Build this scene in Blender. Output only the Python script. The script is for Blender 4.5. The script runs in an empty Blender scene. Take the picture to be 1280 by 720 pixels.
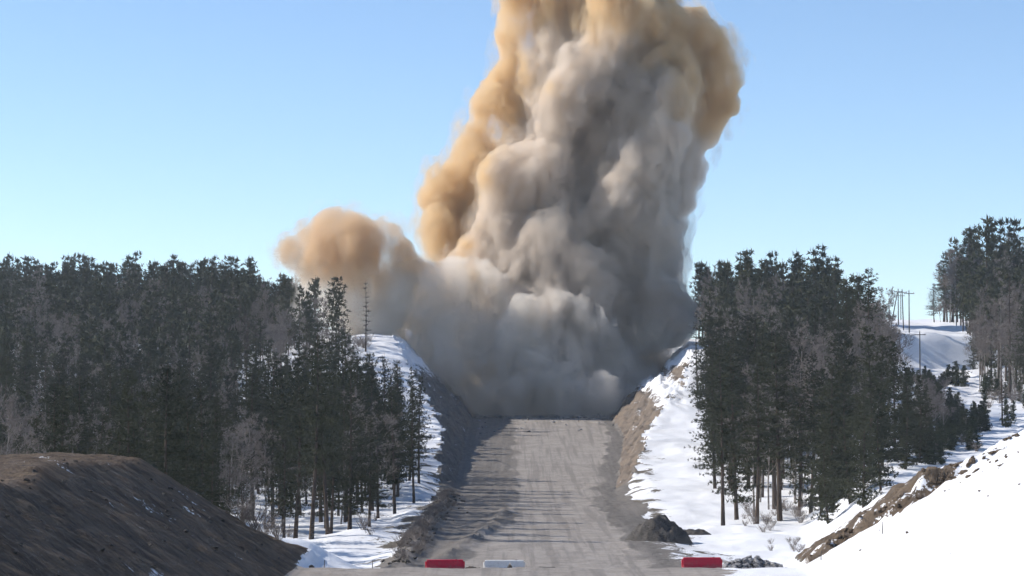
import bpy, math, random
import numpy as np
from mathutils import Vector

# ------------------------------------------------------------------ camera, sky, sun, exposure
sc = bpy.context.scene
C = sc.collection
F_PX = 3011.0                      # focal length in pixels of the 1280 px wide photograph
HOR = 500.0                        # picture row of the horizon
PITCH = math.atan((HOR - 360.0) / F_PX)
cam_d = bpy.data.cameras.new('camera')
cam_d.sensor_width = 36.0
cam_d.lens = 36.0 * F_PX / 1280.0
cam_d.clip_start = 0.5
cam_d.clip_end = 12000.0
cam = bpy.data.objects.new('camera', cam_d)
C.objects.link(cam)
cam.location = (0, 0, 0)
cam.rotation_euler = (math.pi / 2 + PITCH, 0, 0)
sc.camera = cam

SUN_AZ = math.radians(-76)         # measured from the view direction (+Y), negative = to the left
SUN_EL = math.radians(35)
world = bpy.data.worlds.new('World')
sc.world = world
world.use_nodes = True
wn = world.node_tree.nodes
wl = world.node_tree.links
bgn = wn['Background']
sky = wn.new('ShaderNodeTexSky')
sky.sky_type = 'NISHITA'
sky.sun_disc = False
sky.sun_elevation = SUN_EL
sky.sun_rotation = SUN_AZ
sky.air_density = 1.0
sky.dust_density = 0.0
sky.ozone_density = 3.0
sky.altitude = 2500
wl.new(sky.outputs[0], bgn.inputs[0])
bgn.inputs[1].default_value = 0.142

sun_d = bpy.data.lights.new('sun', 'SUN')
sun_d.energy = 4.8
sun_d.angle = math.radians(0.5)
sun_d.color = (1.0, 0.94, 0.86)
sun_o = bpy.data.objects.new('sun', sun_d)
C.objects.link(sun_o)
to_sun = Vector((math.sin(SUN_AZ) * math.cos(SUN_EL), math.cos(SUN_AZ) * math.cos(SUN_EL), math.sin(SUN_EL)))
sun_o.rotation_euler = (-to_sun).to_track_quat('-Z', 'Y').to_euler()
sun_o.location = (-200, 300, 300)

sc.view_settings.view_transform = 'Standard'
sc.view_settings.look = 'None'
sc.view_settings.exposure = 0.26
sc.view_settings.gamma = 1.0
sc.cycles.use_denoising = True
sc.cycles.use_adaptive_sampling = True
sc.cycles.adaptive_threshold = 0.055
sc.cycles.adaptive_min_samples = 20
sc.cycles.max_bounces = 9
sc.cycles.diffuse_bounces = 3
sc.cycles.volume_bounces = 7
sc.cycles.volume_step_rate = 1.0
sc.cycles.volume_max_steps = 256
sc.cycles.sample_clamp_indirect = 4.0

rng = np.random.default_rng(7)
random.seed(7)

# ------------------------------------------------------------------ helpers
def px(x, y, D):
    """point at distance D along the view axis seen at photo pixel x, y"""
    return Vector(((x - 640.0) / F_PX * D, D, (HOR - y) / F_PX * D))

_perm = np.random.default_rng(3).permutation(256)
_perm = np.concatenate([_perm, _perm, _perm])
_g2 = np.stack([np.cos(np.arange(256) * 2.39996), np.sin(np.arange(256) * 2.39996)], 1)

def pnoise(x, y, seed=0):
    x = np.asarray(x, float) + seed * 17.31
    y = np.asarray(y, float) - seed * 9.77
    xi = np.floor(x).astype(int); yi = np.floor(y).astype(int)
    xf = x - xi; yf = y - yi
    u = xf * xf * xf * (xf * (xf * 6 - 15) + 10); v = yf * yf * yf * (yf * (yf * 6 - 15) + 10)
    def gr(ix, iy, fx, fy):
        h = _perm[(_perm[ix & 255] + iy) & 255]
        g = _g2[h]
        return g[..., 0] * fx + g[..., 1] * fy
    a = gr(xi, yi, xf, yf); b = gr(xi + 1, yi, xf - 1, yf)
    c = gr(xi, yi + 1, xf, yf - 1); d = gr(xi + 1, yi + 1, xf - 1, yf - 1)
    return ((a + u * (b - a)) * (1 - v) + (c + u * (d - c)) * v) * 1.5

def fbm(x, y, octs=4, seed=0, gain=0.5):
    s = 0; a = 1.0; f = 1.0
    for k in range(octs):
        s = s + a * pnoise(x * f, y * f, seed + k * 5)
        a *= gain; f *= 2.03
    return s

def sstep(a, b, x):
    t = np.clip((x - a) / (b - a), 0, 1)
    return t * t * (3 - 2 * t)

def new_mesh(name, verts, faces, mats, attrs=None, mat_idx=None, smooth=False):
    """verts Nx3 array, faces: list of arrays (each Mx3 or Mx4)"""
    me = bpy.data.meshes.new(name)
    verts = np.asarray(verts, np.float32)
    if not isinstance(faces, list): faces = [faces]
    faces = [np.asarray(f, np.int32) for f in faces if len(f)]
    loops = np.concatenate([f.ravel() for f in faces])
    sizes = np.concatenate([np.full(len(f), f.shape[1], np.int32) for f in faces])
    starts = np.concatenate([[0], np.cumsum(sizes)[:-1]]).astype(np.int32)
    me.vertices.add(len(verts)); me.vertices.foreach_set('co', verts.ravel())
    me.loops.add(len(loops)); me.loops.foreach_set('vertex_index', loops)
    me.polygons.add(len(sizes)); me.polygons.foreach_set('loop_start', starts)
    me.polygons.foreach_set('loop_total', sizes)
    for m in (mats if isinstance(mats, (list, tuple)) else [mats]): me.materials.append(m)
    if mat_idx is not None: me.polygons.foreach_set('material_index', np.asarray(mat_idx, np.int32))
    if smooth: me.polygons.foreach_set('use_smooth', np.ones(len(sizes), bool))
    me.update(calc_edges=True)
    for k, v in (attrs or {}).items():
        at = me.attributes.new(k, 'FLOAT', 'POINT')
        at.data.foreach_set('value', np.asarray(v, np.float32))
    me.validate()
    return me

def link(name, data, parent=None, loc=None):
    o = bpy.data.objects.new(name, data)
    C.objects.link(o)
    if parent is not None: o.parent = parent
    if loc is not None: o.location = loc
    return o

def tag(o, label=None, cat=None, group=None, kind=None):
    if label: o['label'] = label
    if cat: o['category'] = cat
    if group: o['group'] = group
    if kind: o['kind'] = kind
    return o

# ------------------------------------------------------------------ materials
class NT:
    def __init__(s, name):
        s.m = bpy.data.materials.new(name); s.m.use_nodes = True
        s.t = s.m.node_tree; s.t.nodes.clear()
        s.out = s.t.nodes.new('ShaderNodeOutputMaterial')
    def n(s, kind, **kw):
        nd = s.t.nodes.new('ShaderNode' + kind)
        for k, v in kw.items():
            if k.startswith('i_'):
                nm = k[2:]
                nd.inputs[int(nm) if nm.isdigit() else nm.replace('_', ' ')].default_value = v
            else: setattr(nd, k, v)
        return nd
    def l(s, a, b): s.t.links.new(a, b)
    def noise(s, vec, scale, detail=4, rough=0.55):
        nd = s.n('TexNoise'); nd.inputs['Scale'].default_value = scale
        nd.inputs['Detail'].default_value = detail; nd.inputs['Roughness'].default_value = rough
        s.l(vec, nd.inputs['Vector']); return nd.outputs['Fac']
    def math(s, op, a, b=None, c=None, clamp=False):
        nd = s.n('Math', operation=op); nd.use_clamp = clamp
        for k, v in enumerate((a, b, c)):
            if v is None: continue
            if isinstance(v, (int, float)): nd.inputs[k].default_value = v
            else: s.l(v, nd.inputs[k])
        return nd.outputs[0]
    def mapr(s, v, a, b, c=0.0, d=1.0, smooth=True):
        nd = s.n('MapRange'); nd.interpolation_type = 'SMOOTHSTEP' if smooth else 'LINEAR'
        s.l(v, nd.inputs[0])
        for k, q in enumerate((a, b, c, d)):
            if isinstance(q, (int, float)): nd.inputs[k + 1].default_value = q
            else: s.l(q, nd.inputs[k + 1])
        return nd.outputs[0]
    def mix(s, f, a, b):
        nd = s.n('Mix', data_type='RGBA')
        if isinstance(f, (int, float)): nd.inputs[0].default_value = f
        else: s.l(f, nd.inputs[0])
        for k, q in ((6, a), (7, b)):
            if isinstance(q, tuple): nd.inputs[k].default_value = (*q, 1)
            else: s.l(q, nd.inputs[k])
        return nd.outputs[2]
    def attr(s, name):
        nd = s.n('Attribute'); nd.attribute_name = name; return nd.outputs['Fac']
    def pos(s): return s.n('NewGeometry').outputs['Position']
    def scalev(s, vec, v):
        nd = s.n('Vector' + 'Math', operation='MULTIPLY'); s.l(vec, nd.inputs[0]); nd.inputs[1].default_value = v
        return nd.outputs[0]
    def bsdf(s, col, rough=0.9, bump=None, bump_d=0.1, spec=0.25):
        b = s.n('BsdfPrincipled')
        if isinstance(col, tuple): b.inputs['Base Color'].default_value = (*col, 1)
        else: s.l(col, b.inputs['Base Color'])
        if isinstance(rough, (int, float)): b.inputs['Roughness'].default_value = rough
        else: s.l(rough, b.inputs['Roughness'])
        b.inputs['Specular IOR Level'].default_value = spec
        if bump is not None:
            bp = s.n('Bump'); bp.inputs['Distance'].default_value = bump_d; bp.inputs['Strength'].default_value = 0.8
            s.l(bump, bp.inputs['Height']); s.l(bp.outputs[0], b.inputs['Normal'])
        s.l(b.outputs[0], s.out.inputs['Surface'])
        return b

SNOW = (0.80, 0.81, 0.83)

def ground_material(name, c1, c2, c3, nscale=0.6, streak=None, soil=None, bump=0.22):
    """earth of three tones with snow lying where the snow attribute (0..1) says"""
    t = NT(name); p = t.pos()
    pv = p if streak is None else t.scalev(p, streak)
    n1 = t.noise(pv, nscale, 6, 0.65); n2 = t.noise(pv, nscale * 4.3, 5, 0.6); n3 = t.noise(p, 5.0, 3, 0.6)
    col = t.mix(t.mapr(n1, 0.35, 0.65), c1, c2)
    col = t.mix(t.mapr(n2, 0.5, 0.72), col, c3)
    if soil:
        so = t.math('ADD', t.attr('soil'), t.math('MULTIPLY_ADD', t.noise(t.scalev(p, (1, 0.35, 1)), 0.8, 5, 0.65), 0.9, -0.45))  # attribute marks dark soil and, on the road's left, painted tree shade
        dk = t.mix(t.mapr(n2, 0.35, 0.65), soil[0], soil[1])
        col = t.mix(t.mapr(so, 0.25, 0.75), col, dk)
        # wheel tracks along the road
        wv = t.noise(t.scalev(p, (1.0, 0.02, 0.0)), 1.1, 4, 0.6)
        col = t.mix(t.math('MULTIPLY', t.mapr(wv, 0.46, 0.62), 0.7), col, (0.19, 0.17, 0.15))
    sn = t.attr('snow')
    nn = t.math('ADD', t.math('MULTIPLY', t.noise(p, 0.9, 6, 0.7), 0.65), t.math('MULTIPLY', n3, 0.35))
    # snow covers where attr > noise
    d = t.math('SUBTRACT', t.math('ADD', sn, nn), 1.0)
    f = t.mapr(d, -0.015, 0.02)
    tone = t.mapr(t.noise(p, 0.25, 4, 0.6), 0.3, 0.7)
    sc_ = t.mix(tone, SNOW, (0.74, 0.745, 0.76))
    sc_ = t.mix(t.math('MULTIPLY', t.mapr(t.noise(t.scalev(p, (1, 0.5, 1)), 0.12, 6, 0.7), 0.48, 0.72), 0.5), sc_, (0.60, 0.58, 0.555))
    col = t.mix(f, col, sc_)
    h = t.math('ADD', t.math('MULTIPLY', n2, 0.6), t.math('MULTIPLY', n3, 0.5))
    h = t.math('MULTIPLY', h, t.mapr(f, 0, 1, 1.0, 0.35, False))
    h = t.math('ADD', h, t.math('MULTIPLY', f, 0.35))
    t.bsdf(col, 0.85, h, bump)
    return t.m

M = {}
M['ground'] = ground_material('snowy_ground', (0.10, 0.085, 0.065), (0.15, 0.13, 0.10), (0.055, 0.045, 0.035))
SOIL_SHADE = ((0.115, 0.103, 0.09), (0.17, 0.152, 0.134))  # dark soil tones, also used to paint tree shade on the road
M['road'] = ground_material('gravel_road', (0.27, 0.24, 0.21), (0.34, 0.305, 0.27), (0.21, 0.185, 0.16), 0.30, None, SOIL_SHADE)
M['shoulder'] = M['road']
M['bank_l'] = ground_material('brown_earth', (0.078, 0.053, 0.035), (0.14, 0.10, 0.066), (0.040, 0.028, 0.019), 0.55, (1.0, 3.4, 1.0), None, 0.45)
M['bank_r'] = ground_material('snowy_bank', (0.095, 0.068, 0.045), (0.15, 0.11, 0.075), (0.045, 0.034, 0.026), 0.9, None, None, 0.3)
M['cut'] = ground_material('cut_rock', (0.12, 0.11, 0.10), (0.185, 0.165, 0.145), (0.07, 0.064, 0.058), 0.35)
M['cut_r'] = ground_material('cut_earth', (0.13, 0.105, 0.085), (0.19, 0.145, 0.105), (0.08, 0.068, 0.058), 0.3)

# ------------------------------------------------------------------ terrain
ROAD_D = [-150, 0, 20, 80, 118, 126, 127.5, 131, 150, 175, 300, 330, 425, 470, 520, 700, 1200, 3000]
ROAD_Z = [0.5, -1.75, -3.6, -8.9, -8.75, -8.72, -9.0, -9.35, -10.9, -12.0, -12.0, -11.2, -4.7, -3.1, -2.6, 0, 2, 0]

def WR(D): return np.interp(D, [290, 400], [12.0, 18.5])
def cut_left(x, D):   # side slope of the far cut
    return np.interp(D, ROAD_D, ROAD_Z) + np.maximum(0, (-7.5 - x)) * 1.08
def cut_right(x, D):
    u = np.maximum(0, x - WR(D))
    prof = np.interp(u, [0, 7.5, 10.5, 18, 30], [0, 6.6, 7.6, 15, 30])
    return np.interp(D, ROAD_D, ROAD_Z) + prof

def natural(x, D):
    """the hillside before anything was dug"""
    zl = np.interp(D, [128, 165, 200, 270, 330, 390, 430, 520, 620, 700, 900, 3000],
                      [-7, -12.3, -12.6, -12.3, -8.8, -3.2, 3.2, 11, 17.5, 18, 8, 0])
    kn = 6.8 * np.exp(-((x + 27) / 17.0) ** 2) * sstep(355, 440, D) * (1 - sstep(500, 640, D))
    zl = zl + kn + 1.5 * sstep(-30, -110, x) * sstep(180, 300, D)
    zr1 = np.interp(D, [128, 165, 240, 300, 380, 400, 455, 520, 700, 900, 3000],
                       [-8, -12.4, -12.2, -10.5, -4.6, 0.0, 9.3, 13.0, 15.5, 8, 0])
    zr2 = np.interp(D, [128, 200, 250, 330, 420, 431, 434.6, 470, 620, 700, 900, 3000],
                       [-6.5, -8.0, -5.8, -0.8, 4.6, 5.4, 11.9, 14.2, 20.6, 20.8, 15, 0])
    b = sstep(0.118, 0.158, x / np.maximum(D, 100))
    zr = zr1 * (1 - b) + zr2 * b
    a = sstep(-14, 16, x)
    z = zl * (1 - a) + zr * a
    return z

def near_bank_edge(x):
    return 126.2 + 1.2 * pnoise(x * 0.35, x * 0 + 2.2, 4)

def terrain(x, D, detail=True):
    x = np.asarray(x, float); D = np.asarray(D, float)
    zr = np.interp(D, ROAD_D, ROAD_Z)
    nat = natural(x, D)
    nat = nat + fbm(x * 0.06, D * 0.06, 3, 11) * 0.7
    snow = np.full(x.shape, 0.62)
    # ---- far cut
    cl = cut_left(x, D); cr = cut_right(x, D)
    rough = fbm(x * 0.22, D * 0.22, 4, 21) * 1.1
    wall = np.where(x < 5.5, cl, cr) + rough * sstep(0.5, 3, np.where(x < 5.5, -7.5 - x, x - WR(D)))
    far = sstep(300, 330, D)
    iscut = (wall < nat) & (D > 300)
    dug = np.minimum(nat, wall)
    # valley stretch: road embankment nearly level with the ground
    wR = np.interp(D, [290, 400], [12.0, 18.5])
    d_road = np.where(x < 2, -7.3 - x, x - wR)
    emb = np.where(d_road < 0, zr, zr + (nat - zr) * sstep(0, 5, d_road))
    z = np.where(D > 330, dug, emb * (1 - far) + dug * far)
    # ---- near cut in front (D < 127): floor and two banks
    eL = -11.0; eR = 15.0
    uL = np.maximum(0, eL - x); uR = np.maximum(0, x - eR)
    topL = 5.9 + 0.5 * pnoise(x * 0.1, D * 0.1, 5); topR = 9.5
    hL = np.minimum(uL * 0.67, topL + 0.03 * np.maximum(0, uL * 0.67 - topL))
    hR = np.minimum(uR * 0.57, topR + 0.1 * np.maximum(0, uR * 0.57 - topR))
    hL = np.where(uL * 0.67 > topL - 0.6, np.minimum(hL, topL - 0.15), hL)
    zb = np.interp(D, [-150, 0, 118, 126, 127.5, 140], [-8.8, -8.8, -8.75, -8.72, -8.9, -9.2])
    flo = np.minimum(0, 0) + zr
    near = np.where(uL > 0, np.maximum(zb, np.minimum(zr, zb + 8)) * 0 + zb + hL, np.where(uR > 0, zb + hR, zr))
    near = np.where((uL <= 0) & (uR <= 0), zr, np.maximum(near, np.where(D < 80, zr, -99)))
    # noses of the near banks
    endL = 127.0 + 1.0 * pnoise(x * 0.3, x * 0, 8)
    fL = sstep(0, 1, (D - endL) / (12.0 + 0.8 * np.maximum(hL, 0)))
    endR = near_bank_edge(x)
    # bare earth scarp behind the snow slope's crest
    sc_h = np.interp(x, [14, 15.5, 17, 19, 20.6, 22.3, 23.2, 26, 40], [0, 0.25, 0.55, 0.75, 1.15, 1.35, 0.55, 0.25, 0.2])
    sc_h = sc_h * (0.85 + 0.5 * pnoise(x * 1.3, D * 0.2, 14))
    step = sstep(0, 0.9, D - endR)
    near = near + np.where(uR > 0, sc_h * step, 0)
    fR = sstep(0, 1, (D - endR - 2.2) / (9.0 + 0.8 * np.maximum(hR, 0)))
    f0 = sstep(127, 140, D)
    fB = np.where(uL > 0, fL, np.where(uR > 0, fR, f0))
    z = np.where(D < 126, near, near * (1 - fB) + z * fB)
    # ---- regions: 0 ground 1 road 2 left bank 3 right bank 4 cut left 5 cut right 6 shoulder
    reg = np.zeros(x.shape, int)
    rw = pnoise(x * 0, D * 0.08, 31) * 1.0
    on_road = (d_road < 0.0) & (D >= 126)
    reg[on_road & (D < 330)] = 1
    sh = ((x < 0.6 - 5.0 * sstep(262, 180, D) + rw) | (x > 9.6 + rw + 0.9 * pnoise(x*0.5, D * 0.3, 33)))
    reg[on_road & (D < 330) & sh] = 6
    reg[(d_road >= 0) & (d_road < 2.2 + rw) & (D > 165) & (D < 330)] = 6
    reg[(D >= 330) & (x > -7.8) & (x < wR + 0.1)] = 1
    reg[(D >= 330) & (D < 420) & (x > -7.8) & (x < wR + 0.1) & sh & ((x < 0.6 + rw - 5 * sstep(330, 400, D)) | (x > wR - 2.4 + rw))] = 6
    reg[(D >= 315) & iscut & (x <= -7.8)] = 4
    reg[(D >= 315) & iscut & (x >= wR + 0.1)] = 5
    reg[(D < 126.5) & (uL <= 0.3) & (uR <= 0.3)] = 1
    reg[(uL > 0.3) & (D < endL + 8) ] = 2
    reg[(uR > 0.3) & (D < endR + 7)] = 3
    # ---- snow cover (1 = closed cover, 0 = bare)
    s = np.full(x.shape, 0.74) + 0.05 * fbm(x * 0.15, D * 0.15, 3, 41)
    s = np.where(reg == 1, 0.18 + 0.58 * sstep(9.5, 12.5, x + 0.8 * pnoise(x * 0.8, D * 0.8, 43)) * (D < 129) * (D > 90), s)
    s = np.where(reg == 6, 0.30 + 0.12 * pnoise(x * 0.3, D * 0.3, 45) + 0.2 * sstep(10.5, 13.5, x) * sstep(240, 190, D), s)
    s = np.where(reg == 2, 0.32 + 0.17 * pnoise(x * 0.3, D * 0.3, 47), s)
    crest = sstep(endR - 0.35, endR + 0.05, D)
    s = np.where(reg == 3, np.where(crest > 0.5, 0.43 + 0.2 * pnoise(x * 0.8, D * 0.5, 49) + 0.22 * sstep(22.8, 25, x), 0.76 - 0.09 * sstep(24, 31, x) * sstep(112, 122, D)), s)
    bench = np.exp(-((x - 27.0) / 2.3) ** 2)
    s = np.where(reg == 4, 0.36 + 0.3 * sstep(2.0, 9, z) + 0.1 * pnoise(x * 0.2, D * 0.2, 51), s)
    s = np.where(reg == 5, 0.33 + 0.42 * bench + 0.35 * sstep(5.5, 7.5, z) * sstep(27, 29, x) + 0.14 * pnoise(x * 0.5, D * 0.12, 53), s)
    kn2 = np.exp(-((x + 27) / 17.0) ** 2) * sstep(385, 430, D)
    s = np.where((reg == 0) & (kn2 > 0.05) & (x < 0), s - 0.12 * kn2, s)
    er = sstep(9, 0, np.where(x < 2, -8.5 - x, x - WR(D) - 1.0)) * (D > 170) * (D < 470)
    s = np.where(reg == 0, s - er * (0.17 + 0.36 * np.clip(fbm(x * 0.25, D * 0.16, 3, 58), -0.4, 1)), s)
    rk = np.exp(-((x - 26.5) / 4.0) ** 2) * sstep(385, 405, D) * (D < 480)
    s = np.where((reg == 0) & (x > 15), s - rk * (0.16 + 0.22 * pnoise(x * 0.9 + D * 0.5, D * 0.12, 57)), s)
    # ---- small relief
    if detail:
        z = z + np.where(reg == 0, 0.10 * fbm(x * 0.45, D * 0.45, 3, 61), 0)
        z = z + np.where((reg == 1) & (D > 118) & (D < 330), 0.05 * fbm(x * 0.5, D * 0.25, 3, 63), 0)
        z = z + np.where(reg == 6, 0.16 * np.abs(fbm(x * 0.6, D * 0.5, 4, 65)), 0)
        z = z + np.where(reg == 2, 0.14 * fbm(x * 0.35, D * 1.1, 4, 67) + 0.10 * fbm(x * 1.2, D * 1.2, 2, 68), 0)
        z = z + np.where((reg == 3) & (crest < 0.5), 0.06 * fbm(x * 0.5, D * 0.5, 3, 69), 0)
        z = z + np.where((reg == 3) & (crest >= 0.5), 0.25 * fbm(x * 1.1, D * 1.1, 3, 70), 0)
        z = z + np.where((reg == 0) & (x > 15), rk * 0.7 * fbm(x * 0.6 + D * 0.3, D * 0.15, 3, 59), 0)
        z = z + np.where((reg == 4) | (reg == 5), 0.7 * fbm(x * 0.7, D * 0.35, 3, 71), 0)
        # gravel windrow across the left of the road, and the foreground crest
        rx = np.interp(D, [180, 233, 300], [-5.2, -1.6, 1.0])
        z = z + np.where((D > 170) & (D < 262), 0.45 * np.exp(-((x - rx) / 0.8) ** 2) * (0.7 + 0.6 * pnoise(x, D * 0.3, 73)), 0)
        z = z + 0.8 * np.exp(-((x + 7.9) / 1.0) ** 2) * sstep(165, 185, D) * (1 - sstep(285, 330, D)) * (0.8 + 0.6 * pnoise(x * 0.7, D * 0.6, 75))
        z = z + 0.12 * np.exp(-((D - 126.6) / 0.9) ** 2) * (pnoise(x * 0.6, D * 0.1, 77) + 0.25 * pnoise(x * 2.5, D * 0.1, 78)) * ((uL <= 0) & (uR <= 0))
        # snow drifts left of the road
        z = z + 0.9 * np.exp(-((x + 12.5 + 0.02 * (D - 215)) / 2.6) ** 2 - ((D - 214) / 7.0) ** 2)
        z = z + 0.6 * np.exp(-((x + 10.6) / 1.6) ** 2 - ((D - 250) / 9.0) ** 2)
        rd = np.full(x.shape, 99.0)
        for (ax, ad), (bx, bd) in zip(TRACK[:-1], TRACK[1:]):
            t_ = np.clip(((x - ax) * (bx - ax) + (D - ad) * (bd - ad)) / ((bx - ax) ** 2 + (bd - ad) ** 2), 0, 1)
            rd = np.minimum(rd, np.hypot(x - ax - t_ * (bx - ax), D - ad - t_ * (bd - ad)))
        rut = np.exp(-((rd - 1.1) / 0.55) ** 2)
        z = z - 0.22 * rut + 0.10 * np.exp(-((rd - 2.3) / 0.6) ** 2)
        s = s - np.where(reg == 0, 0.10 * rut * (0.6 + 0.8 * pnoise(x * 0.2, D * 0.2, 81)), 0)
    soil = np.clip(np.where(x < 4, sstep(1.4, -1.4, x - (0.6 - 4.2 * sstep(262, 180, D)) + 1.6 * pnoise(x * 0.35, D * 0.10, 31)), sstep(-1.2, 1.0, x - WR(D) + 2.2 + 1.3 * pnoise(x * 0.4, D * 0.12, 33))), 0, 1)  # left: dark soil plus tree shadow painted into the colour; right: shoulder soil
    soil = soil * (D > 140) * (0.75 + 0.25 * (D < 420))
    terrain.soil = soil
    return z, reg, s

TRACK = [(78.0, 425.0), (76.5, 408.0), (77.5, 392.0), (72.5, 372.0), (66.0, 345.0), (62.0, 322.0), (60.0, 300.0), (62, 280), (60, 262), (54, 240), (50, 215)]
def ground_z(x, D):
    return float(terrain(np.array([float(x)]), np.array([float(D)]))[0][0])

_HD = np.arange(131.0, 700.0, 0.7)
def ground_hit(a, b):
    """where the view ray through photo pixel a, b first meets the ground"""
    x = (a - 640.0) / F_PX * _HD
    z = terrain(x, _HD)[0]
    h = np.nonzero(z >= (HOR - b) / F_PX * _HD)[0]
    if not len(h): return None
    D = float(_HD[h[0]])
    return (a - 640.0) / F_PX * D, D

def axis(parts):
    out = []
    for a, b, st in parts:
        out.append(np.arange(a, b - 1e-6, st))
    return np.concatenate(out + [[parts[-1][1]]])

pos_x = axis([(0, 34, 0.36), (34, 112, 0.9), (112, 140, 2.0), (140, 300, 8), (300, 1600, 65)])
gx = np.concatenate([-pos_x[::-1][:-1], pos_x])
gy = axis([(-150, 68, 6.0), (68, 118, 0.45), (118, 131, 0.22), (131, 200, 0.6), (200, 330, 0.9), (330, 490, 0.9), (490, 700, 4), (700, 3000, 80)])
GX, GY = np.meshgrid(gx, gy)
GZ, REG, SN = terrain(GX, GY)
verts = np.stack([GX.ravel(), GY.ravel(), GZ.ravel()], 1)
snow_v = SN.ravel(); soil_shade_v = terrain.soil.ravel()
ny, nx = GX.shape
idx = np.arange(ny * nx).reshape(ny, nx)
quads = np.stack([idx[:-1, :-1].ravel(), idx[:-1, 1:].ravel(), idx[1:, 1:].ravel(), idx[1:, :-1].ravel()], 1)
cxs = 0.25 * (GX[:-1, :-1] + GX[:-1, 1:] + GX[1:, :-1] + GX[1:, 1:]).ravel()
cys = 0.25 * (GY[:-1, :-1] + GY[:-1, 1:] + GY[1:, :-1] + GY[1:, 1:]).ravel()
qreg = terrain(cxs, cys, False)[1]
for r, nm, mt in ((0, 'snowy_ground', 'ground'), (1, 'gravel_road', 'road'), (2, 'brown_earth_bank', 'bank_l'), (3, 'snowy_earth_bank', 'bank_r'),
                  (4, 'rock_cutting_slope', 'cut'), (5, 'earth_cutting_slope', 'cut_r'), (6, 'road_shoulder', 'shoulder')):
    q = quads[qreg == r]
    used, inv = np.unique(q, return_inverse=True)
    me = new_mesh(nm, verts[used], inv.reshape(-1, 4), M[mt], {'snow': snow_v[used], 'soil': soil_shade_v[used]}, smooth=True)
    tag(link(nm, me), kind='structure')

# ------------------------------------------------------------------ trees
def leaf_material(name, c1, c2, rough=0.75):
    t = NT(name); p = t.pos()
    oi = t.n('ObjectInfo')
    n = t.noise(p, 1.1, 2, 0.5)
    at = t.attr('tone')
    f = t.math('ADD', t.math('MULTIPLY', n, 0.7), t.math('MULTIPLY', at, 0.6))
    f = t.math('ADD', f, t.math('MULTIPLY', oi.outputs['Random'], 0.5))
    col = t.mix(t.mapr(f, 0.35, 1.25), c1, c2)
    b = t.bsdf(col, rough, spec=0.2)
    return t.m
def bark_material(name, c1, c2, sc_=2.0, stretch=(1, 1, 0.25), white=None):
    t = NT(name); p = t.pos()
    n = t.noise(t.scalev(p, stretch), sc_, 4, 0.6)
    col = t.mix(t.mapr(n, 0.35, 0.65), c1, c2)
    t.bsdf(col, 0.9, n, 0.02)
    return t.m
M['needle'] = leaf_material('pine_needles', (0.019, 0.023, 0.012), (0.060, 0.063, 0.033))
M['needle2'] = leaf_material('young_pine_needles', (0.028, 0.038, 0.022), (0.062, 0.072, 0.038))
M['bark'] = bark_material('pine_bark', (0.045, 0.036, 0.030), (0.095, 0.068, 0.050))
M['birch'] = bark_material('birch_bark', (0.34, 0.31, 0.28), (0.16, 0.14, 0.125), 3.0, (1, 1, 0.9))
M['twig'] = leaf_material('bare_twigs', (0.13, 0.108, 0.095), (0.25, 0.215, 0.19))
M['larch'] = leaf_material('larch_twigs', (0.060, 0.050, 0.038), (0.10, 0.082, 0.058))
M['grass'] = leaf_material('dry_grass', (0.16, 0.12, 0.075), (0.27, 0.21, 0.13))

class TB:
    """collects tubes and slim leaf triangles"""
    def __init__(s): s.v = []; s.f3 = []; s.f4 = []; s.tone = []
    def tube(s, pts, rad, sides=5, tone=0.5):
        pts = [np.asarray(q, float) for q in pts]
        base = len(s.v)
        for k, q in enumerate(pts):
            d = pts[min(k + 1, len(pts) - 1)] - pts[max(k - 1, 0)]
            d = d / (np.linalg.norm(d) + 1e-9)
            a = np.cross(d, [0.31, 0.93, 0.17]); a /= np.linalg.norm(a) + 1e-9
            b = np.cross(d, a)
            for j in range(sides):
                an = 2 * math.pi * j / sides
                s.v.append(q + rad[k] * (math.cos(an) * a + math.sin(an) * b)); s.tone.append(tone)
        for k in range(len(pts) - 1):
            for j in range(sides):
                a0 = base + k * sides + j; a1 = base + k * sides + (j + 1) % sides
                s.f4.append((a0, a1, a1 + sides, a0 + sides))
    def tri(s, a, b, c, tone=0.5):
        i = len(s.v); s.v += [a, b, c]; s.tone += [tone] * 3; s.f3.append((i, i + 1, i + 2))
    def spray(s, p, d, n, ln, w, r, spread=1.0, tone=0.5):
        """n slim triangles fanning out of p about direction d"""
        q = d[None] + spread * r.normal(size=(n, 3)); q /= np.linalg.norm(q, axis=1, keepdims=True) + 1e-9
        L = ln * r.uniform(0.6, 1.2, (n, 1))
        sd = np.cross(q, r.normal(size=(n, 3))); sd /= np.linalg.norm(sd, axis=1, keepdims=True) + 1e-9
        o = p[None] + 0.12 * ln * r.normal(size=(n, 3))
        i = len(s.v)
        s.v.extend(np.stack([o - sd * w * 0.5, o + sd * w * 0.5, o + q * L], 1).reshape(-1, 3)); s.tone += [tone] * (3 * n)
        s.f3.extend([(i + 3 * k, i + 3 * k + 1, i + 3 * k + 2) for k in range(n)])
    def mesh(s, name, mat, smooth=False):
        fs = []
        if s.f4: fs.append(np.array(s.f4))
        if s.f3: fs.append(np.array(s.f3))
        return new_mesh(name, np.array(s.v), fs, mat, {'tone': s.tone}, smooth=smooth)

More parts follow.
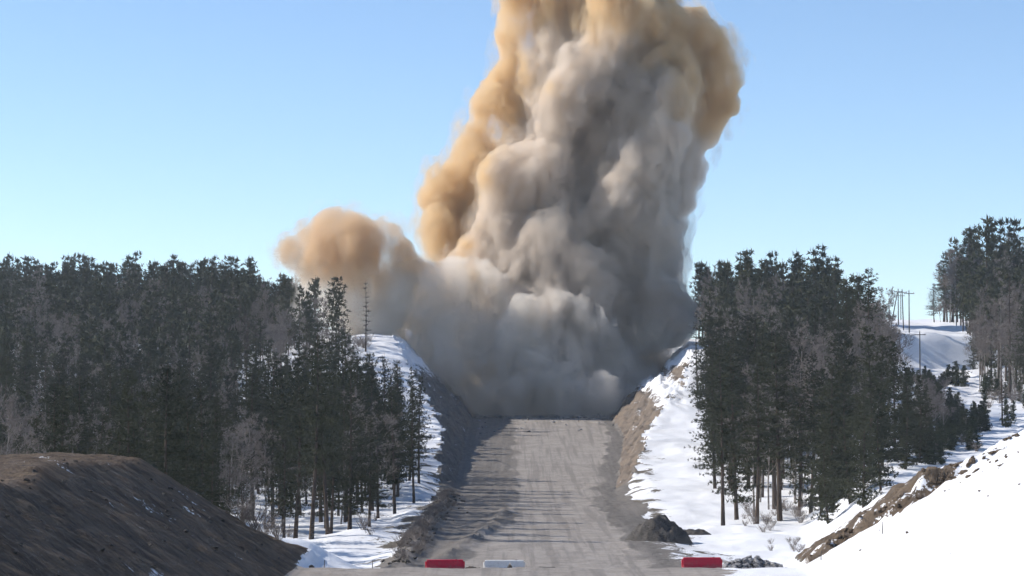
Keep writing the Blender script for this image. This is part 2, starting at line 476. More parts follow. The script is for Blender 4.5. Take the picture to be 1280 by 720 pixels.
def pine(seed, H=18.0, bare=0.35, W=2.4, kind='pine', dens=1.0, lod=False):
    r = np.random.default_rng(seed)
    tr = TB(); cr = TB()
    n = 9
    bend = r.normal(size=2) * 0.25
    def axis_pt(u):
        return np.array([bend[0] * math.sin(u * 2.6), bend[1] * math.sin(u * 2.2 + 0.4) - bend[1] * math.sin(0.4), u * H])
    R0 = 0.012 * H
    tr.tube([axis_pt(k / (n - 1)) - np.array([0, 0, 0.35 if k == 0 else 0]) for k in range(n)], [R0 * (1.18 if k == 0 else 1) * (1 - 0.9 * k / (n - 1)) for k in range(n)], 4 if lod else 7)
    # dead stubs on the bare trunk
    if not lod:
        for k in range(int(10 * bare / 0.35)):
            u = r.uniform(min(0.12, bare * 0.5), bare); a = r.uniform(0, 6.28); L = r.uniform(0.4, 1.3)
            p = axis_pt(u); q = p + np.array([math.cos(a) * L, math.sin(a) * L, r.uniform(-0.25, 0.15)])
            tr.tube([p, q], [0.03, 0.008], 3)
    step = (0.46 if not lod else 0.95) / dens
    z = bare * H
    lean = r.uniform(0, 6.28)
    while z < H * 0.975:
        u = z / H; t = (u - bare) / (1 - bare)
        prof = W * (min(1.0, 0.55 + t * 2.2) * (1 - t) ** 0.62 + 0.04)
        for _ in range(int(r.integers(4, 7)) if not lod else 4):
            a = r.uniform(0, 6.28)
            L = prof * r.uniform(0.45, 1.12) * (1 + 0.18 * math.cos(a - lean))
            if r.random() < 0.12: L *= 0.4
            p = axis_pt(u + r.uniform(-0.01, 0.01))
            up = -0.30 + 0.62 * t + r.uniform(-0.16, 0.16)
            dirh = np.array([math.cos(a), math.sin(a), 0.0])
            pts = []
            for s in np.linspace(0, 1, 4):
                pts.append(p + dirh * L * s + np.array([0, 0, L * (up * s + 0.22 * s * s)]))
            if not lod: cr.tube(pts[:4:1], [0.045, 0.03, 0.02, 0.01], 3, 0.0)
            m = max(3, int((L / 0.21 if not lod else L / 0.6) * max(dens, 1)))
            tone0 = r.uniform(0, 1)
            for k in range(m):
                s = 1 - 0.8 * (k + r.uniform(0, 1)) / m
                w = (0.34 * L + 0.08) * (0.3 + 0.7 * (1 - abs(s - 0.55)))
                q = p + dirh * L * s + np.array([0, 0, L * (up * s + 0.22 * s * s)])
                q = q + r.normal(size=3) * np.array([w, w, 0.16 * w + 0.08]) * 0.55
                d = dirh * 0.55 + np.array([0, 0, 0.55])
                if lod: cr.spray(q, d, 5, 0.75, 0.26, r, 0.9, 0.5 * tone0 + 0.5 * r.random())
                else: cr.spray(q, d, 8, 0.34 * (1 - 0.4 * t), 0.085, r, 0.95, 0.5 * tone0 + 0.5 * r.random())
        z += step * r.uniform(0.75, 1.25)
    return tr, cr

def bare_tree(seed, H=14.0, spread=0.42, lod=False, fine=1.0):
    r = np.random.default_rng(seed)
    tr = TB(); cr = TB()
    def grow(p, d, L, R, lev, tb):
        n = 4
        pts = [p]; q = p.copy(); dd = d.copy()
        for k in range(n):
            dd = dd + r.normal(size=3) * (0.05 if lev == 0 else 0.13) + np.array([0, 0, 0.05 * lev])
            dd /= np.linalg.norm(dd)
            q = q + dd * L / n; pts.append(q)
        tb.tube(pts, [R * (1 - 0.8 * k / n) for k in range(n + 1)], 6 if lev == 0 else 3, r.random())
        if lev >= 3 or (lod and lev >= 2): return
        nb = [14, 7, 5][lev] if not lod else [10, 5, 0][lev]
        for k in range(nb):
            s = r.uniform(0.28 if lev == 0 else 0.2, 0.98)
            i = min(int(s * n), n - 1); b = pts[i] + (pts[i + 1] - pts[i]) * (s * n - i)
            a = r.uniform(0, 6.28)
            ax = pts[i + 1] - pts[i]; ax /= np.linalg.norm(ax)
            side = np.cross(ax, [math.cos(a), math.sin(a), 0.3]); side /= np.linalg.norm(side) + 1e-9
            nd = ax * (0.75) + side * r.uniform(0.35, 0.8); nd[2] += 0.18; nd /= np.linalg.norm(nd)
            LL = L * (0.42 if lev == 0 else 0.55) * (1.15 - 0.7 * s) * r.uniform(0.7, 1.25)
            grow(b, nd, LL, max(0.008, R * 0.42 * (1 - 0.6 * s)), lev + 1, cr)
            if lev >= 1:
                cr.spray(b + nd * LL * 0.6, nd, 6 if not lod else 4, LL * 0.6, 0.045 if not lod else 0.07, r, 0.45, r.random())
    grow(np.array([0, 0, -0.3]), np.array([r.normal() * 0.03, r.normal() * 0.03, 1.0]), H * 0.96, 0.0085 * H, 0, tr)
    return tr, cr

def shrub(seed, H=1.6, n=22):
    r = np.random.default_rng(seed); cr = TB()
    for _ in range(n):
        a = r.uniform(0, 6.28); d = np.array([math.cos(a) * 0.5, math.sin(a) * 0.5, 1.0]) + r.normal(size=3) * 0.12
        L = H * r.uniform(0.5, 1.0); p = r.normal(size=3) * np.array([0.15, 0.15, 0.0]) * H * 0.5
        q = [p, p + d * L * 0.5, p + d * L + np.array([0, 0, -0.05])]
        cr.tube(q, [0.018, 0.012, 0.006], 3, r.random())
        for s in (0.4, 0.6, 0.8):
            cr.spray(p + d * L * s, d, 3, 0.35 * L, 0.022, r, 0.5, r.random())
    return cr

protos = {}
def add_proto(key, tr, cr, tm, cm, nm):
    protos.setdefault(key, []).append((tr.mesh(nm + '_trunk', tm, True), cr.mesh(nm + '_crown', cm)))
for k, (H, b, W) in enumerate(((18, .36, 3.0), (18, .20, 3.5), (18, .42, 3.3), (18, .26, 2.7), (18, .12, 3.4))):
    add_proto('pine', *pine(100 + k, H, b, W), M['bark'], M['needle'], 'pine')
for k, (H, b, W) in enumerate(((12, .05, 2.9), (12, .08, 3.2), (12, .03, 2.6))):
    add_proto('low_pine', *pine(200 + k, H, b, W, dens=1.15), M['bark'], M['needle'], 'low_pine')
for k, (H, b, W) in enumerate(((4, .04, 1.05), (4, .03, 1.25), (4, .06, 0.95))):
    add_proto('young_pine', *pine(300 + k, H, b, W, dens=1.7), M['bark'], M['needle2'], 'young_pine')
for k in range(4):
    add_proto('birch', *bare_tree(400 + k, 14), M['birch'], M['twig'], 'birch')
for k in range(3):
    tr, cr = pine(500 + k, 15, .25, 1.7, dens=0.55)
    # a sparse conifer: keep a fifth of the needle tufts
    keep = np.random.default_rng(k).random(len(cr.f3)) < 0.22
    cr.f3 = [f for f, q in zip(cr.f3, keep) if q]
    add_proto('larch', tr, cr, M['bark'], M['larch'], 'larch')
shrub_protos = [shrub(600 + k).mesh('shrub', M['twig']) for k in range(4)]
grass_protos = []

NAMES = {'pine': ('pine_tree', 'pine tree'), 'low_pine': ('pine_tree', 'pine tree'), 'young_pine': ('young_pine', 'young pine'),
         'birch': ('birch_tree', 'birch tree'), 'larch': ('larch_tree', 'larch tree')}
def plant(key, x, D, scale, label, group, var=None, width=1.0, lean=0.0):
    r = rng
    v = int(r.integers(len(protos[key]))) if var is None else var
    tm, cm = protos[key][v]
    nm, cat = NAMES[key]
    root = link(nm, None, loc=(x, D, ground_z(x, D) - 0.05))
    root.empty_display_size = 0.5
    root.rotation_euler = (r.normal() * 0.02 + lean, r.normal() * 0.02, r.uniform(0, 6.28))
    root.scale = (scale * width, scale * width, scale)
    link('trunk', tm, root); link('crown', cm, root)
    tag(root, label, cat, group)
    return root

def scatter(test, x0, x1, d0, d1, spacing, tries, seed):
    r = np.random.default_rng(seed)
    cell = spacing; occ = {}; out = []
    xs = r.uniform(x0, x1, tries); ds = r.uniform(d0, d1, tries)
    for x, d in zip(xs, ds):
        if not test(x, d): continue
        sp = spacing
        ci, cj = int(x // cell), int(d // cell)
        ok = True
        for a in (-1, 0, 1):
            for b in (-1, 0, 1):
                for (u, v) in occ.get((ci + a, cj + b), ()):
                    if (u - x) ** 2 + (v - d) ** 2 < sp * sp: ok = False
        if ok:
            occ.setdefault((ci, cj), []).append((x, d)); out.append((x, d))
    return out

def pxx(x, D): return 640 + x / D * F_PX

# left wood: the slope behind the brown bank up to the ridge
def in_left(x, D):
    p = pxx(x, D)
    if p < -60: return False
    if D < 205 and p > 300: return False
    lim = np.interp(D, [150, 205, 235, 300, 330, 390, 440, 480, 640], [240, 330, 470, 505, 500, 455, 405, 385, 350])
    return p < lim
def in_right(x, D):
    p = pxx(x, D)
    lo = np.interp(D, [235, 260, 330, 380, 420, 470, 560], [960, 925, 893, 885, 890, 880, 870])
    hi = np.interp(D, [235, 260, 300, 360, 430, 500, 560], [1045, 1058, 1082, 1078, 1054, 1043, 1036])
    return lo < p < hi
def in_far_right(x, D):
    p = pxx(x, D)
    lo = np.interp(D, [330, 380, 430, 470, 560], [1262, 1240, 1212, 1195, 1180])
    return lo < p < 1360

left_pts = scatter(in_left, -150, 0, 150, 640, 4.1, 60000, 1)
right_pts = scatter(in_right, 10, 110, 235, 560, 4.2, 22000, 2)
fr_pts = scatter(in_far_right, 60, 160, 335, 560, 4.8, 9000, 3)

far_wood = []     # trees beyond the ones that can be told apart
L1 = 'dark pine in the dense wood on the slope above the brown bank'
def choose(pts, bfrac, lfrac, seed, far_birch=0.0):
    r = np.random.default_rng(seed); out = []
    for (x, D) in pts:
        b = bfrac + far_birch * (0.5 + pnoise(np.array([x * 0.03]), np.array([D * 0.03]), 5)[0])
        u = r.random()
        if D > 380 and 1010 < pxx(x, D) < 1130: b = 0.03
        k = 'birch' if u < b else ('larch' if u < b + lfrac else 'pine')
        out.append((k, x, D, float(np.clip(0.96 + 0.15 * r.normal(), 0.62, 1.24))))
    return out

# trunks that stand free on the snow, read off the photograph
free_left = [(317,652,1.0),(342,657,1.0),(370,670,1.0),(390,679,1.05),(402,655,.95),(411,672,1.0),(433,656,1.05),(376,649,.95),(494,646,.88),(466,640,.98),(448,636,1.0),(518,634,.80),(524,626,.78),(512,622,.86),(486,624,.95)]
free_right = [(903,655,.98),(920,650,1.02),(945,655,.95),(975,632,1.05),(963,620,1.0),(1012,650,.92),(935,628,1.05),(912,628,1.0),(893,626,.95),(899,614,1.0)]
free_pts = []
def d_of(y, z): return -z * F_PX / (y - HOR)
n_pine = 0
ORD = ['first', 'second', 'third', 'fourth', 'fifth', 'sixth', 'seventh', 'eighth', 'ninth', 'tenth', 'eleventh', 'twelfth', 'thirteenth', 'fourteenth', 'fifteenth', 'sixteenth']
for q, (a, y, s) in enumerate(sorted(free_left)):
    D = d_of(y, -12.5); x = (a - 640) / F_PX * D
    plant('pine', x, D, s * 0.95, ORD[q] + ' bare-trunked pine on the shaded snow, counting from brown bank towards road', 'pines at the edge of the snow by the road', var=[0, 2, 3][int(a) % 3]); n_pine += 1
    free_pts.append((x, D))
for q, (a, y, s) in enumerate(sorted(free_right)):
    D = d_of(y, -12.3); x = (a - 640) / F_PX * D
    plant('pine', x, D, s, ORD[q] + ' bare-trunked pine on sunlit snow, counting away from the dark earth heaps', 'pines beyond the earth heaps', var=[0, 2, 4][int(a) % 3]); n_pine += 1
    free_pts.append((x, D))
# dense low-crowned pines behind the snowy bank
low = ((1040,224,1.15),(1062,216,1.0),(1085,222,1.2),(1102,232,1.05),(1025,238,1.2),(1078,206,0.85),(1118,240,1.0),(1130,228,0.85),(1148,236,0.72),(1100,210,0.75),(1055,250,1.35),(1160,246,0.6),(1034,214,0.7))
for q, (a, D, s) in enumerate(sorted(low)):
    x = (a - 640) / F_PX * D
    plant('low_pine', x, D, s, ORD[q] + ' dense low-branched pine behind the snowy bank, counting up from its foot', 'dense pines behind the snowy bank'); n_pine += 1
    free_pts.append((x, D))
def clear(p):
    return all((p[1] - u) ** 2 + (p[2] - v) ** 2 > 9.0 for (u, v) in free_pts)
left_t = [q for q in choose(left_pts, 0.08, 0.05, 11, 0.22) if clear(q)]
right_t = [q for q in choose(right_pts, 0.10, 0.05, 12, 0.30) if clear(q)]
fr_t = choose(fr_pts, 0.25, 0.05, 13)
allt = [(k, x, D, s, 0) for (k, x, D, s) in left_t] + [(k, x, D, s, 1) for (k, x, D, s) in right_t] + [(k, x, D, s, 2) for (k, x, D, s) in fr_t]
inview = [q for q in allt if -20 < pxx(q[1], q[2]) < 1300]
inview.sort(key=lambda q: q[2])
FORM = {'pine': ['high-crowned', 'broad', 'long-stemmed', 'slender', 'full-crowned'], 'birch': ['open-topped', 'dense-twigged', 'upright', 'crooked'], 'larch': ['sparse', 'thin', 'ragged']}
def wood_label(k, w, x, D, s, v):
    size = 'short' if s < 0.90 else ('middling' if s < 1.01 else 'tall')
    what = {'pine': 'dark pine', 'birch': 'bare birch', 'larch': 'half-bare conifer'}[k]
    p = pxx(x, D)
    if w == 0:
        zone = 'just behind the brown bank' if D < 215 else ('at the slope foot' if D < 270 else ('low on the slope' if D < 330 else ('half way up the slope' if D < 420 else 'near the ridge')))
        side = 'beside the road cutting' if p > 330 else ('under the smoke puff' if p > 250 and D > 330 else 'of the wood above the brown bank')
        if zone == 'just behind the brown bank': side = 'where the wood begins'
    elif w == 1:
        zone = 'at the front' if D < 290 else ('in the middle' if D < 400 else 'on the hilltop')
        side = 'of the wood between cutting and pole line' if p < 1040 else 'of that wood on the pole line side'
        if p >= 1040: side = 'of the wood next to the poles'
    else:
        zone = 'at the front' if D < 420 else 'at the back'; side = 'of the grove beside the snowy track'
    return f"{size} {FORM[k][v]} {what} {zone} {side}"
LAB = {('pine', 0): ('dark pine in the dense wood on the slope above the brown bank', 'pines of the wood above the brown bank'),
       ('birch', 0): ('bare birch among the pines of the wood above the brown bank', 'birches of the wood above the brown bank'),
       ('larch', 0): ('thin bare conifer among the pines of the wood above the brown bank', 'larches of the wood above the brown bank'),
       ('pine', 1): ('dark pine in the wood between the road cutting and the pole line', 'pines of the wood by the cutting'),
       ('birch', 1): ('bare grey birch in the wood between the road cutting and the pole line', 'birches of the wood by the cutting'),
       ('larch', 1): ('thin bare conifer in the wood between the cutting and the pole line', 'larches of the wood by the cutting'),
       ('pine', 2): ('tall dark pine in the grove beside the snowy track', 'pines of the grove by the track'),
       ('birch', 2): ('bare birch in the grove beside the snowy track', 'birches of the grove by the track'),
       ('larch', 2): ('thin bare conifer in the grove beside the snowy track', 'larches of the grove by the track')}
def wood_scale(k, x, D, w):
    sh = {'pine': 1.0, 'birch': 1.05, 'larch': 1.0}[k]
    if w == 0:
        sh *= np.interp(D, [150, 240, 420, 470, 640], [0.66, 0.72, 0.80, 0.84, 0.90])
        if pxx(x, D) > 318 and D > 330: sh *= 0.83
    if w == 1: sh *= np.interp(D, [235, 330, 430, 560], [1.0, 1.0, 0.95, 0.92])
    if w == 2: sh *= 1.02
    return float(sh)
count = {'pine': n_pine, 'birch': 0, 'larch': 0}
for (k, x, D, s, w) in inview:
    if count[k] >= 296: far_wood.append((k, x, D, s, w)); continue
    count[k] += 1
    sh = wood_scale(k, x, D, w)
    grp = LAB[(k, w)][1]
    v = int(rng.integers(len(protos[k])))
    if k == 'pine' and w == 2 and v != 3: v = (1, 4)[int(rng.integers(2))]
    if k == 'pine' and v in (0, 2) and rng.random() < 0.7: v = (1, 3, 4)[int(rng.integers(3))]
    plant(k, x, D, s * sh, wood_label(k, w, x, D, s, v), grp, v, {0: 1.08, 1: 1.2, 2: 1.0}[w] if k == 'pine' else 1.0)
for q in allt:
    if q not in inview: far_wood.append(q)

# the rest of the wood reads as one mass
lods = {'pine': [pine(700 + k, 16, .2, 3.4, lod=True) for k in range(3)], 'birch': [bare_tree(710 + k, 14, lod=True) for k in range(2)], 'larch': [pine(720, 15, .3, 1.6, lod=True, dens=0.5)]}
vv = []; f3 = []; f4 = []; tn = []; m3 = []; m4 = []; base = 0
MI = {'pine': (0, 1), 'birch': (2, 3), 'larch': (0, 3)}
for (k, x, D, s, w) in far_wood:
    tr, cr = lods[k][int(rng.integers(len(lods[k])))]
    z0 = ground_z(x, D); a = rng.uniform(0, 6.28); ca, sa = math.cos(a), math.sin(a)
    for tb, mi in ((tr, MI[k][0]), (cr, MI[k][1])):
        V = np.array(tb.v) * (s * wood_scale(k, x, D, w) * (1.1 if k == 'pine' else 1.0))
        vv.append(np.stack([V[:, 0] * ca - V[:, 1] * sa + x, V[:, 0] * sa + V[:, 1] * ca + D, V[:, 2] + z0], 1)); tn.append(np.array(tb.tone))
        if tb.f4: f4.append(np.array(tb.f4) + base); m4.append(np.full(len(tb.f4), mi))
        if tb.f3: f3.append(np.array(tb.f3) + base); m3.append(np.full(len(tb.f3), mi))
        base += len(V)
if far_wood:
    me = new_mesh('distant_wood', np.concatenate(vv), [np.concatenate(f4), np.concatenate(f3)], [M['bark'], M['needle'], M['birch'], M['twig']],
                  {'tone': np.concatenate(tn)}, np.concatenate(m4 + m3))
    tag(link('distant_wood', me), 'mass of dark pines along the far ridge', 'wood', kind='stuff')
print('TREES', count, len(far_wood), len(left_pts), len(right_pts), len(fr_pts))
# @@TREES_END@@

# ------------------------------------------------------------------ undergrowth
def put(key, a, b, s, label, group, **kw):
    h = ground_hit(a, b)
    if h is None: return None
    return plant(key, h[0], h[1], s, label, group, **kw)
yp = np.random.default_rng(21)
WHERE = ['below the shaded snow bank', 'beside the snowy track', 'in the dip behind the snowy bank', 'by the pole line']
k = 0
for poly, n, s0, s1, wh in ((((1125,1178,474,500)), 34, 0.34, 0.68, 3), (((1128,1205,500,535)), 44, 0.41, 0.83, 0), (((1168,1232,520,565)), 34, 0.41, 0.79, 2), (((1180,1206,474,490)), 7, 0.5, 0.9, 0), (((1228,1262,478,500)), 9, 0.5, 0.9, 1), (((1255,1285,500,540)), 5, 0.5, 0.9, 1), (((1120,1190,540,590)), 13, 0.48, 0.86, 2)):
    for _ in range(n):
        a = yp.uniform(poly[0], poly[1]); b = yp.uniform(poly[2], poly[3]); s = yp.uniform(s0, s1)
        v = int(yp.integers(3))
        put('young_pine', a, b, s, f"{'small' if s < 0.55 else 'bushy'} {['narrow', 'spreading', 'pointed'][v]} young pine on the snow {WHERE[wh]}", 'young pines on the snow', var=v, width=yp.uniform(1.0, 1.35))
put('low_pine', 1216, 462, 0.62, 'lone dark pine standing against the shaded snow bank', None, var=0, width=0.85)
put('larch', 872, 492, 0.95, 'sparse lone conifer on sunlit snow beside the earth cutting slope', None, var=1)
put('larch', 457, 440, 0.85, 'ragged lone conifer on the snowy knoll beside the rock cutting slope', None, var=0)
put('larch', 1252, 532, 0.62, 'sparse lone conifer beside the snowy track bend', None, var=2)
# pale birches on the flank of the wood, birch scrub in the dip and before the grove
r2 = np.random.default_rng(22)
for q in range(26):
    a = r2.uniform(1066, 1112); D = r2.uniform(268, 325)
    v = int(r2.integers(4))
    plant('birch', (a - 640) / F_PX * D, D, r2.uniform(0.8, 1.12), f"{FORM['birch'][v]} pale bare birch in the clump flanking the dark pines", 'pale birch clump beside the pole line', v, 0.8)
for q in range(9):
    a = r2.uniform(1150, 1178); D = r2.uniform(262, 285); v = int(r2.integers(4))
    plant('birch', (a - 640) / F_PX * D, D, r2.uniform(0.32, 0.5), f"small {FORM['birch'][v]} bare birch sapling in the dip behind the bank", 'birch saplings in the dip', v, 1.1)
for q in range(16):
    a = r2.uniform(1222, 1290); D = r2.uniform(352, 400); v = int(r2.integers(4))
    plant('birch', (a - 640) / F_PX * D, D, r2.uniform(0.75, 1.15), f"{FORM['birch'][v]} bare birch at the edge of the grove by the track", 'birches of the grove by the track', v, 0.85)
for (a, b, s, v) in ((1168, 396, 0.50, 1), (1180, 396, 0.72, 2), (1190, 396, 0.78, 1)):
    D = 545.0; plant('pine', (a - 640) / F_PX * D, D, s, f"round-topped pine on the skyline at the end of the snow plateau", 'pines at the plateau end', v, 1.3)
for q in range(6):
    D = 530.0; a = 1176 + q * 5.5; v = q % 4
    plant('birch', (a - 640) / F_PX * D, D, 0.42, 'short bare birch at the end of the snow plateau', 'birches at the plateau end', v, 1.3)

def shrub_at(a, b, s, label, group):
    h = ground_hit(a, b)
    if h is None: return
    o = link('bare_shrub', shrub_protos[int(rng.integers(4))], loc=(h[0], h[1], ground_z(*h) - 0.03))
    o.scale = (s * 1.2, s * 1.2, s); o.rotation_euler = (0, 0, rng.uniform(0, 6.28)); tag(o, label, 'shrub', group)
for q in range(26):
    shrub_at(r2.uniform(925, 1012), r2.uniform(632, 672), r2.uniform(0.45, 0.95), 'bare twiggy shrub under the pines beyond the earth heaps', 'shrubs under the pines beyond the heaps')
for q in range(9):
    shrub_at(r2.uniform(955, 1015), r2.uniform(672, 690), r2.uniform(0.3, 0.5), 'small dry tuft on open snow beyond the rubble', 'dry tufts on the open snow')
for (a, b, s) in ((455,663,1.0),(463,668,0.6),(320,672,1.1),(335,668,1.0),(348,674,0.8),(362,671,0.7),(305,662,1.1),(470,650,0.6)):
    shrub_at(a, b, s, 'bare dark shrub on shaded snow among the pine trunks', 'shrubs on the shaded snow')
for q in range(80):
    p_ = r2.choice(4)
    a, b = [(r2.uniform(1130, 1200), r2.uniform(480, 520)), (r2.uniform(1230, 1285), r2.uniform(470, 515)), (r2.uniform(1150, 1230), r2.uniform(530, 580)), (r2.uniform(400, 470), r2.uniform(425, 450))][p_]
    shrub_at(a, b, r2.uniform(0.6, 1.3), 'bare brown shrub ' + ['on the snow by the poles', 'on the snow before the grove', 'in the dip behind the snowy bank', 'on the snowy knoll over the cutting'][p_], 'shrubs on open snow')

# ------------------------------------------------------------------ power poles
M['pole'] = bark_material('weathered_wood', (0.060, 0.052, 0.045), (0.11, 0.098, 0.085))
M['insul'] = NT('white_porcelain'); M['insul'].bsdf((0.6, 0.6, 0.58), 0.3); M['insul'] = M['insul'].m
def power_pole(x, D, H, lean, label, arm=True, strut=False):
    root = link('power_pole', None, loc=(x, D, ground_z(x, D) - 0.1))
    root.rotation_euler = (0, lean, 0)
    t = TB(); t.tube([(0, 0, -0.6), (0, 0, H * 0.5), (0, 0, H)], [0.115, 0.10, 0.08], 10); link('post', t.mesh('post', M['pole'], True), root)
    if arm:
        t = TB(); t.tube([(-0.95, -0.14, H - 0.55), (0.95, -0.14, H - 0.55)], [0.065, 0.065], 4); link('crossarm', t.mesh('crossarm', M['pole']), root)
        for q in (-0.85, 0.0, 0.85):
            zz = H - 0.49 if q else H
            t = TB(); t.tube([(q, -0.14 if q else 0, zz), (q, -0.14 if q else 0, zz + 0.1), (q, -0.14 if q else 0, zz + 0.2)], [0.03, 0.07, 0.04], 8); link('insulator', t.mesh('insulator', M['insul'], True), root)
    if strut:
        t = TB(); t.tube([(-1.6, 0.3, -0.4), (-0.1, 0.05, H * 0.93)], [0.13, 0.09], 8); link('strut', t.mesh('strut', M['pole'], True), root)
    tag(root, label, 'power pole', 'power poles over the snow slope')
power_pole((1149.8 - 640) / F_PX * 404, 404, 7.6, 0.0, 'power pole on the snow just below the shaded bank')
power_pole((1136.7 - 640) / F_PX * 436, 436, 7.8, 0.0, 'power pole standing part way up the shaded snow bank')
power_pole((1129.6 - 640) / F_PX * 452, 452, 7.8, -0.03, 'slightly leaning power pole on the sunlit lip above the shaded bank')
power_pole((1123.2 - 640) / F_PX * 505, 505, 7.9, 0.0, 'tallest power pole against the sky, braced by a strut', True, True)
power_pole((1111.8 - 640) / F_PX * 590, 590, 5.4, 0.0, 'short distant pole without crossarm on the plateau skyline', False)
power_pole((1126.4 - 640) / F_PX * 590, 590, 6.6, 0.0, 'distant power pole on the plateau skyline behind the braced pole')

# ------------------------------------------------------------------ barriers on the crest of the road
def plastic(name, c, c2):
    t = NT(name); p = t.n('TexCoord').outputs['Object']
    n = t.noise(p, 3.0, 5, 0.65); n2 = t.noise(p, 12.0, 3, 0.6)
    sp = t.n('SeparateXYZ'); t.l(p, sp.inputs[0])
    dirt = t.math('MULTIPLY', t.mapr(t.math('ADD', n, t.math('MULTIPLY', sp.outputs[2], -0.55)), 0.25, 0.55), 0.45)
    col = t.mix(t.mapr(n2, 0.3, 0.7), c, c2)
    col = t.mix(dirt, col, (0.20, 0.165, 0.13))
    t.bsdf(col, 0.5, n2, 0.004, 0.4)
    return t.m
M['red'] = plastic('red_plastic', (0.55, 0.012, 0.045), (0.46, 0.010, 0.035))
M['white'] = plastic('white_plastic', (0.82, 0.80, 0.76), (0.75, 0.73, 0.69))
M['dark'] = NT('dark_cap'); M['dark'].bsdf((0.03, 0.03, 0.03), 0.5); M['dark'] = M['dark'].m
def barrier(x0, x1, D, H, mat, label, rot=0.0, notch=False):
    L = x1 - x0; xc = 0.5 * (x0 + x1)
    root = link('road_barrier', None, loc=(xc, D, ground_z(xc, D) - 0.02)); root.rotation_euler = (0, 0, rot)
    import bmesh
    bm = bmesh.new()
    prof = [(-0.27, 0.0), (-0.27, 0.11), (-0.17, 0.30), (-0.115, H - 0.03), (-0.09, H), (0.09, H), (0.115, H - 0.03), (0.17, 0.30), (0.27, 0.11), (0.27, 0.0)]
    xs = [-L / 2, -L / 2 + 0.03, -0.22, -0.18, 0.18, 0.22, L / 2 - 0.03, L / 2]
    rings = []
    for k, xx in enumerate(xs):
        sh = 0.93 if k in (0, len(xs) - 1) else 1.0
        tp = 1 - 0.045 * (1 if abs(xx) > L / 2 - 0.1 else 0)
        rings.append([bm.verts.new((xx * (1 - 0.05 * (z / H) if abs(xx) > L / 2 - 0.1 else 1), y * sh, z * (0.985 if k in (0, len(xs) - 1) else 1))) for (y, z) in prof])
    n = len(prof)
    for a, b in zip(rings[:-1], rings[1:]):
        for j in range(n):
            bm.faces.new((a[j], a[(j + 1) % n], b[(j + 1) % n], b[j]))
    bm.faces.new(rings[0][::-1]); bm.faces.new(rings[-1])
    bmesh.ops.recalc_face_normals(bm, faces=bm.faces)
    me = bpy.data.meshes.new('body'); bm.to_mesh(me); bm.free(); me.materials.append(mat)
    body = link('body', me, root)
    if notch:   # a three-cornered opening right through the body
        cm = bpy.data.meshes.new('cut')
        cm.from_pydata([(-0.0, -0.6, -0.1), (0.62, -0.6, -0.1), (0.31, -0.6, H * 0.83), (-0.0, 0.6, -0.1), (0.62, 0.6, -0.1), (0.31, 0.6, H * 0.83)], [],
                       [(0, 1, 2), (5, 4, 3), (0, 3, 4, 1), (1, 4, 5, 2), (2, 5, 3, 0)])
        co = link('cut', cm); co.matrix_world = root.matrix_basis.copy(); co.location = root.location
        bb = bpy.data.objects.new('tmp', me); C.objects.link(bb); bb.location = root.location; bb.rotation_euler = root.rotation_euler
        md = bb.modifiers.new('b', 'BOOLEAN'); md.operation = 'DIFFERENCE'; md.object = co; md.solver = 'EXACT'
        bpy.context.view_layer.update()
        body.data = bpy.data.meshes.new_from_object(bb.evaluated_get(bpy.context.evaluated_depsgraph_get()))
        bpy.data.objects.remove(bb); bpy.data.objects.remove(co)
    t = TB(); t.tube([(L * 0.3, 0, H - 0.01), (L * 0.3, 0, H + 0.025)], [0.05, 0.05], 10); t.f4.append((len(t.v) - 10, len(t.v) - 7, len(t.v) - 5, len(t.v) - 2))
    link('filler_cap', t.mesh('filler_cap', M['dark']), root)
    for sx in (-1, 1):
        t = TB(); t.tube([(sx * (L / 2 - 0.01), 0, 0.16), (sx * (L / 2 - 0.01), 0, H - 0.1)], [0.055, 0.055], 8)
        link('coupling', t.mesh('coupling', mat, True), root)
    tag(root, label, 'road barrier', 'plastic barriers closing the road')
barrier(-4.58, -2.55, 128.7, 0.62, M['red'], 'red plastic road barrier beside the white one', 0.03)
barrier(-1.50, 0.66, 128.9, 0.62, M['white'], 'white plastic road barrier with a three-cornered opening', -0.02, True)
barrier(9.05, 11.15, 128.6, 0.66, M['red'], 'red plastic road barrier beside the grey rubble pile', 0.04)

